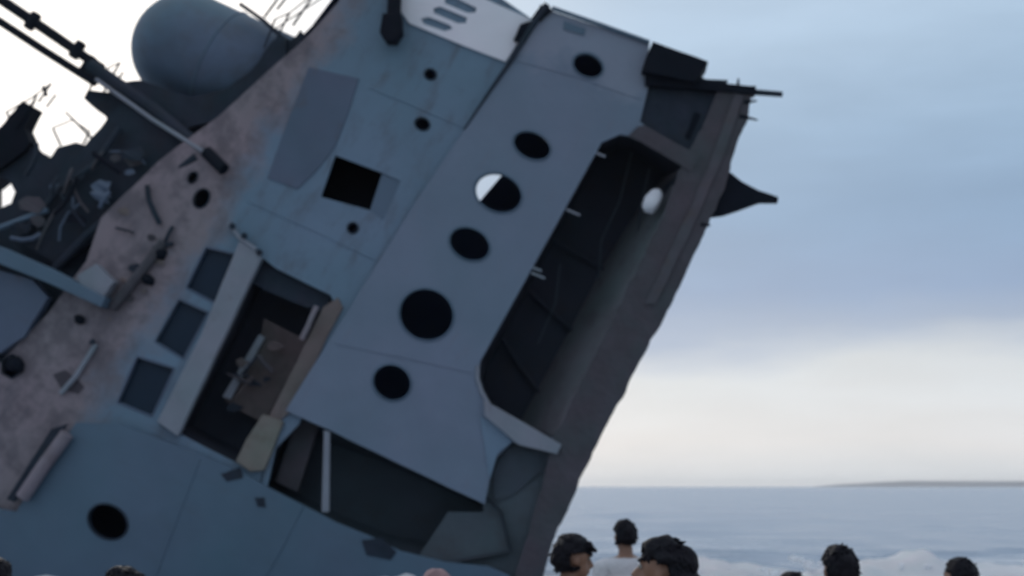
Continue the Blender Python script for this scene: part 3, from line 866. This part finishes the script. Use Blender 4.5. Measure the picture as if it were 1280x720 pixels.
def make_person(label, x_, y_, height, face_deg, shirt, hair='short', arms=None, head_tilt=(0, 0), shirt_kind='tee', cap=None, group='people watching from the beach'):
    """local +Y is where the body faces; face_deg turns it about Z (0 = away from the camera, 90 = to the left)"""
    s_ = height / 1.75
    root = bpy.data.objects.new('person', None)
    COL.objects.link(root)
    root.location = (x_, y_, 0.0)
    root.rotation_euler = (0, 0, R(face_deg))
    root.scale = (s_, s_, s_)
    root['label'] = label
    root['category'] = 'person'
    root['group'] = group
    bm = bmesh.new()
    seg = []                                       # (kind, a, b, radius) used to pick cloth faces

    def cap_(kind, a, b_, ra, rb):
        capsule(bm, a, b_, ra, rb)
        seg.append((kind, Vector(a), Vector(b_), (ra + rb) / 2))
    # trunk
    for z_, rx, ry in ((0.93, .165, .115), (1.05, .150, .105), (1.18, .150, .105), (1.30, .170, .115), (1.38, .165, .105)):
        blob(bm, (0, -.005, z_), (rx, ry, 0.13))
    seg.append(('hip', Vector((0, 0, .88)), Vector((0, 0, 1.0)), .15))
    seg.append(('torso', Vector((0, 0, 1.03)), Vector((0, 0, 1.40)), .15))
    cap_('torso', (-.16, 0, 1.415), (.16, 0, 1.415), .055, .055)
    cap_('neck', (0, -.01, 1.42), (0, .01, 1.56), .062, .054)
    # legs
    for sd in (-1, 1):
        st = .06 * sd
        cap_('thigh', (.09 * sd, 0, .88), (.105 * sd, st + .01, .50), .092, .060)
        cap_('shin', (.105 * sd, st + .01, .50), (.115 * sd, st - .02, .09), .058, .040)
        blob(bm, (.107 * sd, st - .025, .36), (.05, .055, .12))
        cap_('foot', (.115 * sd, st - .05, .035), (.13 * sd, st + .13, .025), .036, .030)
    # arms: (elbow, wrist, hand direction, palm normal, curl) per side
    arms = arms or {}
    for sd in (-1, 1):
        sh = Vector((.195 * sd, 0, 1.40))
        el, wr, hd, pn, cu = arms.get(sd, (Vector((.245 * sd, -.03, 1.12)), Vector((.255 * sd, .04, .88)), Vector((0, .1, -1)), Vector((-sd, .2, 0)), .35))
        cap_('uarm', sh, el, .056, .043)
        cap_('farm', el, wr, .043, .029)
        hand(bm, wr, Vector(hd), Vector(pn), cu, sd)
        seg.append(('hand', Vector(wr), Vector(wr) + Vector(hd).normalized() * .18, .03))
    # head
    hm = Matrix.Rotation(R(head_tilt[1]), 3, 'Y') @ Matrix.Rotation(R(head_tilt[0]), 3, 'X')
    hc = Vector((0, .02, 1.635))
    piv = Vector((0, 0, 1.54))
    H = lambda p: piv + hm @ (hc + Vector(p) - piv)
    blob(bm, H((0, -.005, .02)), (.076, .097, .095), hm)
    blob(bm, H((0, .035, -.045)), (.058, .058, .070), hm)
    blob(bm, H((0, .062, -.088)), (.030, .026, .022), hm)
    capsule(bm, H((0, .090, .012)), H((0, .112, -.028)), .010, .015, 8)
    for sd in (-1, 1):
        blob(bm, H((.076 * sd, -.005, -.008)), (.011, .017, .027), hm)
        blob(bm, H((.032 * sd, .084, .030)), (.024, .012, .007), hm)
        capsule(bm, H((.012 * sd, .113, -.03)), H((.014 * sd, .105, -.032)), .008, .008, 6)
    blob(bm, H((0, .093, -.058)), (.024, .012, .006), hm)
    blob(bm, H((0, .090, -.069)), (.021, .012, .007), hm)
    seg.append(('head', H((0, 0, -.03)), H((0, 0, .03)), .09))
    tmp = bpy.data.meshes.new('person_body')
    bm.to_mesh(tmp)
    bm.free()
    o = bpy.data.objects.new('body', tmp)
    COL.objects.link(o)
    md = o.modifiers.new('remesh', 'REMESH')
    md.mode = 'VOXEL'
    md.voxel_size = 0.0085
    sm = o.modifiers.new('smooth', 'SMOOTH')
    sm.iterations = 3
    sm.factor = 0.5
    dg = bpy.context.evaluated_depsgraph_get()
    me = bpy.data.meshes.new_from_object(o.evaluated_get(dg))
    o.modifiers.clear()
    o.data = me
    me.name = 'person_body'
    bpy.data.meshes.remove(tmp)
    me.materials.clear()
    me.materials.append(M_SKIN)
    nv = len(me.vertices)
    co = np.empty(nv * 3, np.float32); me.vertices.foreach_get('co', co); co = co.reshape(-1, 3)
    no = np.empty(nv * 3, np.float32); me.vertices.foreach_get('normal', no); no = no.reshape(-1, 3)
    me.polygons.foreach_set('use_smooth', np.ones(len(me.polygons), bool))
    o.parent = root
    # which bone is nearest
    best = np.full(nv, 9.0); kind = np.zeros(nv, int)
    for k, a, b_, r in seg:
        A, B = np.array(a), np.array(b_)
        d = B - A
        tt = np.clip(((co - A) @ d) / max(d @ d, 1e-8), 0, 1)
        ds = np.linalg.norm(co - A - tt[:, None] * d, axis=1) - r
        mk = ds < best
        best[mk] = ds[mk]; kind[mk] = BONES.index(k)
    polys = [tuple(p.vertices) for p in me.polygons]

    def cloth(name, mask, off, mt, nz=0.004, fr=9.0, thick=0.004):
        idx = -np.ones(nv, int)
        use = [p for p in polys if all(mask[i] for i in p)]
        if not use: return None
        vs, out = [], []
        for p in use:
            for i in p:
                if idx[i] < 0:
                    idx[i] = len(vs)
                    c_ = Vector(co[i]); n_ = Vector(no[i])
                    vs.append(c_ + n_ * (off(c_) + nz * noise.noise(c_ * fr)))
            out.append(tuple(int(idx[i]) for i in p))
        m_ = bpy.data.meshes.new(name)
        m_.from_pydata([tuple(v) for v in vs], [], out)
        m_.polygons.foreach_set('use_smooth', np.ones(len(m_.polygons), bool))
        m_.materials.append(mt)
        c = bpy.data.objects.new(name, m_)
        COL.objects.link(c)
        c.parent = root
        sd_ = c.modifiers.new('thickness', 'SOLIDIFY')
        sd_.thickness = thick
        sd_.offset = -1
        return c
    kb = lambda *n_: np.isin(kind, [BONES.index(q) for q in n_])
    z = co[:, 2]
    sleeves = kb('uarm', 'farm') if shirt_kind == 'long' else kb('uarm')
    cloth('shirt', (kb('torso', 'hip', 'neck') | sleeves) & (z > .96) & (z < 1.475 if not arms else (z < 1.475) | sleeves), lambda c_: .012 + .02 * max(0, 1.2 - c_.z), shirt)
    cloth('shorts', kb('hip', 'thigh', 'torso') & (z > .58) & (z < 1.0), lambda c_: .012 + .05 * max(0, .9 - c_.z), M_SHORTS)
    # hair / cap follow the skull
    hl = (co - np.array(piv)) @ np.array(hm) - np.array(hc - piv)       # head-local coordinates
    isH = kb('head')
    line = {'short': .045, 'fringe': .035, 'long': .04, 'cropped': .055, 'wrapped': .04}[hair]
    back = hl[:, 1] < .015
    top = hl[:, 2] > line + .25 * np.maximum(0, hl[:, 1] - .05) * -1
    low = {'short': -.05, 'fringe': -.06, 'long': -.11, 'cropped': -.03, 'wrapped': -.09}[hair]
    mask = (isH | kb('neck')) & (top | (back & (hl[:, 2] > low) & ~((np.abs(hl[:, 0]) > .068) & (np.abs(hl[:, 1] + .002) < .03) & (hl[:, 2] < .03))))
    thk = {'short': .018, 'fringe': .026, 'long': .028, 'cropped': .010, 'wrapped': .02}[hair]
    def hoff(c_):
        q = hm.transposed() @ (c_ - piv) - (hc - piv)
        return thk * (min(1.0, max(.12, (q.z - line) / .035)) if q.y > .02 and hair != 'wrapped' else 1.0)
    cloth('hair' if hair != 'wrapped' else 'head_scarf', mask, hoff, M_HAIR if hair != 'wrapped' else M_PINKC, nz=thk * .8, fr=28, thick=.008)
    if hair != 'wrapped' and cap is None:
        rh = random.Random(int(height * 1e4) + int(x_ * 100))
        cand = np.where(mask & (hl[:, 2] > low + .01))[0]
        bm = bmesh.new()
        for _ in range(110):
            i_ = int(rh.choice(cand))
            n_ = Vector(no[i_]); c_ = Vector(co[i_]) + n_ * (hoff(Vector(co[i_])) - .004)
            dr = (n_ * rh.uniform(.02, .28) + hm @ Vector((rh.uniform(-.4, .4), -.35, -.45 if n_.z < .6 else .05))).normalized()
            ln = rh.uniform(.010, .026)
            capsule(bm, c_, c_ + dr * ln, rh.uniform(.006, .011), .002, 6)
        link('hair_tufts', bm, M_HAIR, root, smooth=True)['kind'] = 'stuff'
    if hair == 'fringe':
        bm = bmesh.new()
        for k in range(11):
            u_ = (k - 5) / 5
            capsule(bm, H((.05 * u_, .075, .085)), H((.045 * u_, .128 - .02 * u_ * u_, .055 + .006 * noise.noise(Vector((k, 1, 2))))), .022, .010, 8)
        link('fringe', bm, M_HAIR, root, smooth=True)
    if hair == 'long':
        bm = bmesh.new()
        for k in range(14):
            u_ = (k - 6.5) / 6.5
            q = noise.noise_vector(Vector((k * 1.7, 2, 3))) * .02
            a = Vector((.06 * u_, -.085 + .03 * u_ * u_, .03)); e = Vector((.075 * u_, -.205, -.075)) + q
            m2 = Vector((.07 * u_, -.135 + .03 * u_ * u_, -.01))
            capsule(bm, H(a), H(m2), .028, .026, 8)
            capsule(bm, H(m2), H(e), .026, .014, 8)
        link('hair_tail', bm, M_HAIR, root, smooth=True)
    if cap is not None:
        cloth('cap', isH & (hl[:, 2] > .030), lambda c_: .024, cap, nz=.003, fr=12, thick=.006)
        bm = bmesh.new()
        ra, rb = [], []
        for k in range(17):
            a = math.pi * (k / 16 - .5) * .86
            x0, y0 = .088 * math.sin(a), .085 + .035 * math.cos(a) - .03
            dr = .012 * (1 - math.cos(a))
            ra.append(bm.verts.new(H((x0, y0, .045 - 1.2 * dr))))
            rb.append(bm.verts.new(H((x0 * .98, y0 + .105 * max(.05, math.cos(a)) ** .7, .026 - 2.2 * dr))))
        for k in range(16): bm.faces.new((ra[k], ra[k + 1], rb[k + 1], rb[k]))
        br = link('cap_peak', bm, cap, root, smooth=True)
        sd_ = br.modifiers.new('thickness', 'SOLIDIFY')
        sd_.thickness = .006
    for sd in (-1, 1):
        bm = bmesh.new()
        bmesh.ops.create_icosphere(bm, subdivisions=2, radius=.0115)
        bmesh.ops.translate(bm, vec=H((.032 * sd, .0835, .012)), verts=bm.verts)
        link('eye', bm, M_EYE, root, smooth=True)
    return root


def at(px, d): return (px - 640) / FPX * d


def hgt(py, d): return CAM_Z - (py - 608) / FPX * d


V_ = Vector
make_person('person with black hair and a jutting fringe, seen in profile beside the ship edge', at(709, 7.8), 7.8, hgt(671, 7.8), -75, M_GREY, 'fringe', head_tilt=(-4, 0))
make_person('person with thick dark hair swept back to the right, nearest of those beside the ship', at(826, 5.7), 5.7, hgt(678, 5.7), 72, M_MAROON, 'long', head_tilt=(10, 0))
make_person('small distant dark-haired person in a pale shirt between two nearer heads', at(780, 10.8), 10.8, hgt(651, 10.8), 12, M_WHITEC, 'short')
make_person('tall person with cropped dark hair in front of the white breaking wave, back turned', at(1044, 7.0), 7.0, hgt(683, 7.0), 8, M_NAVY, 'short')
make_person('dark-haired person farthest right, only the crown showing above the frame bottom', at(1189, 7.4), 7.4, hgt(698, 7.4), 20, M_NAVY, 'short', head_tilt=(0, 8))
make_person('shorter person with dark hair just left of the tall one by the wave', at(985, 7.4), 7.4, hgt(713, 7.4), 15, M_WHITEC, 'cropped')
make_person('dark-haired person at the far left edge of the photo', at(2, 6.6), 6.6, hgt(699, 6.6), -10, M_MAROON, 'short')
make_person('low dark-haired person beneath the single round porthole of the lower hull', at(160, 6.4), 6.4, hgt(712, 6.4), -20, M_MAROON, 'fringe')
make_person('person with a pinkish head covering beneath the long dark gap of the ship', at(548, 6.8), 6.8, hgt(713, 6.8), 5, M_PINKC, 'wrapped')

# ------------------------------------------------------------------ thin sea haze
bm = bmesh.new()
bmesh.ops.create_cube(bm, size=1.0)
for v in bm.verts: v.co = Vector((v.co.x * 24400, 4550 + v.co.y * 15300, 20 + v.co.z * 64))
hm_ = bpy.data.materials.new('sea_haze')
hm_.use_nodes = True
hb = NB(hm_.node_tree)
hm_.node_tree.nodes.remove(hm_.node_tree.nodes['Principled BSDF'])
pv = hb.n('ShaderNodeVolumePrincipled')
pv.inputs['Density'].default_value = 0.00008
pv.inputs['Color'].default_value = (0.96, 0.97, 0.99, 1)
pv.inputs['Anisotropy'].default_value = 0.4
hb.l(pv.outputs[0], hm_.node_tree.nodes['Material Output'].inputs['Volume'])
hz = link('haze', bm, hm_, None)
hz['kind'] = 'stuff'
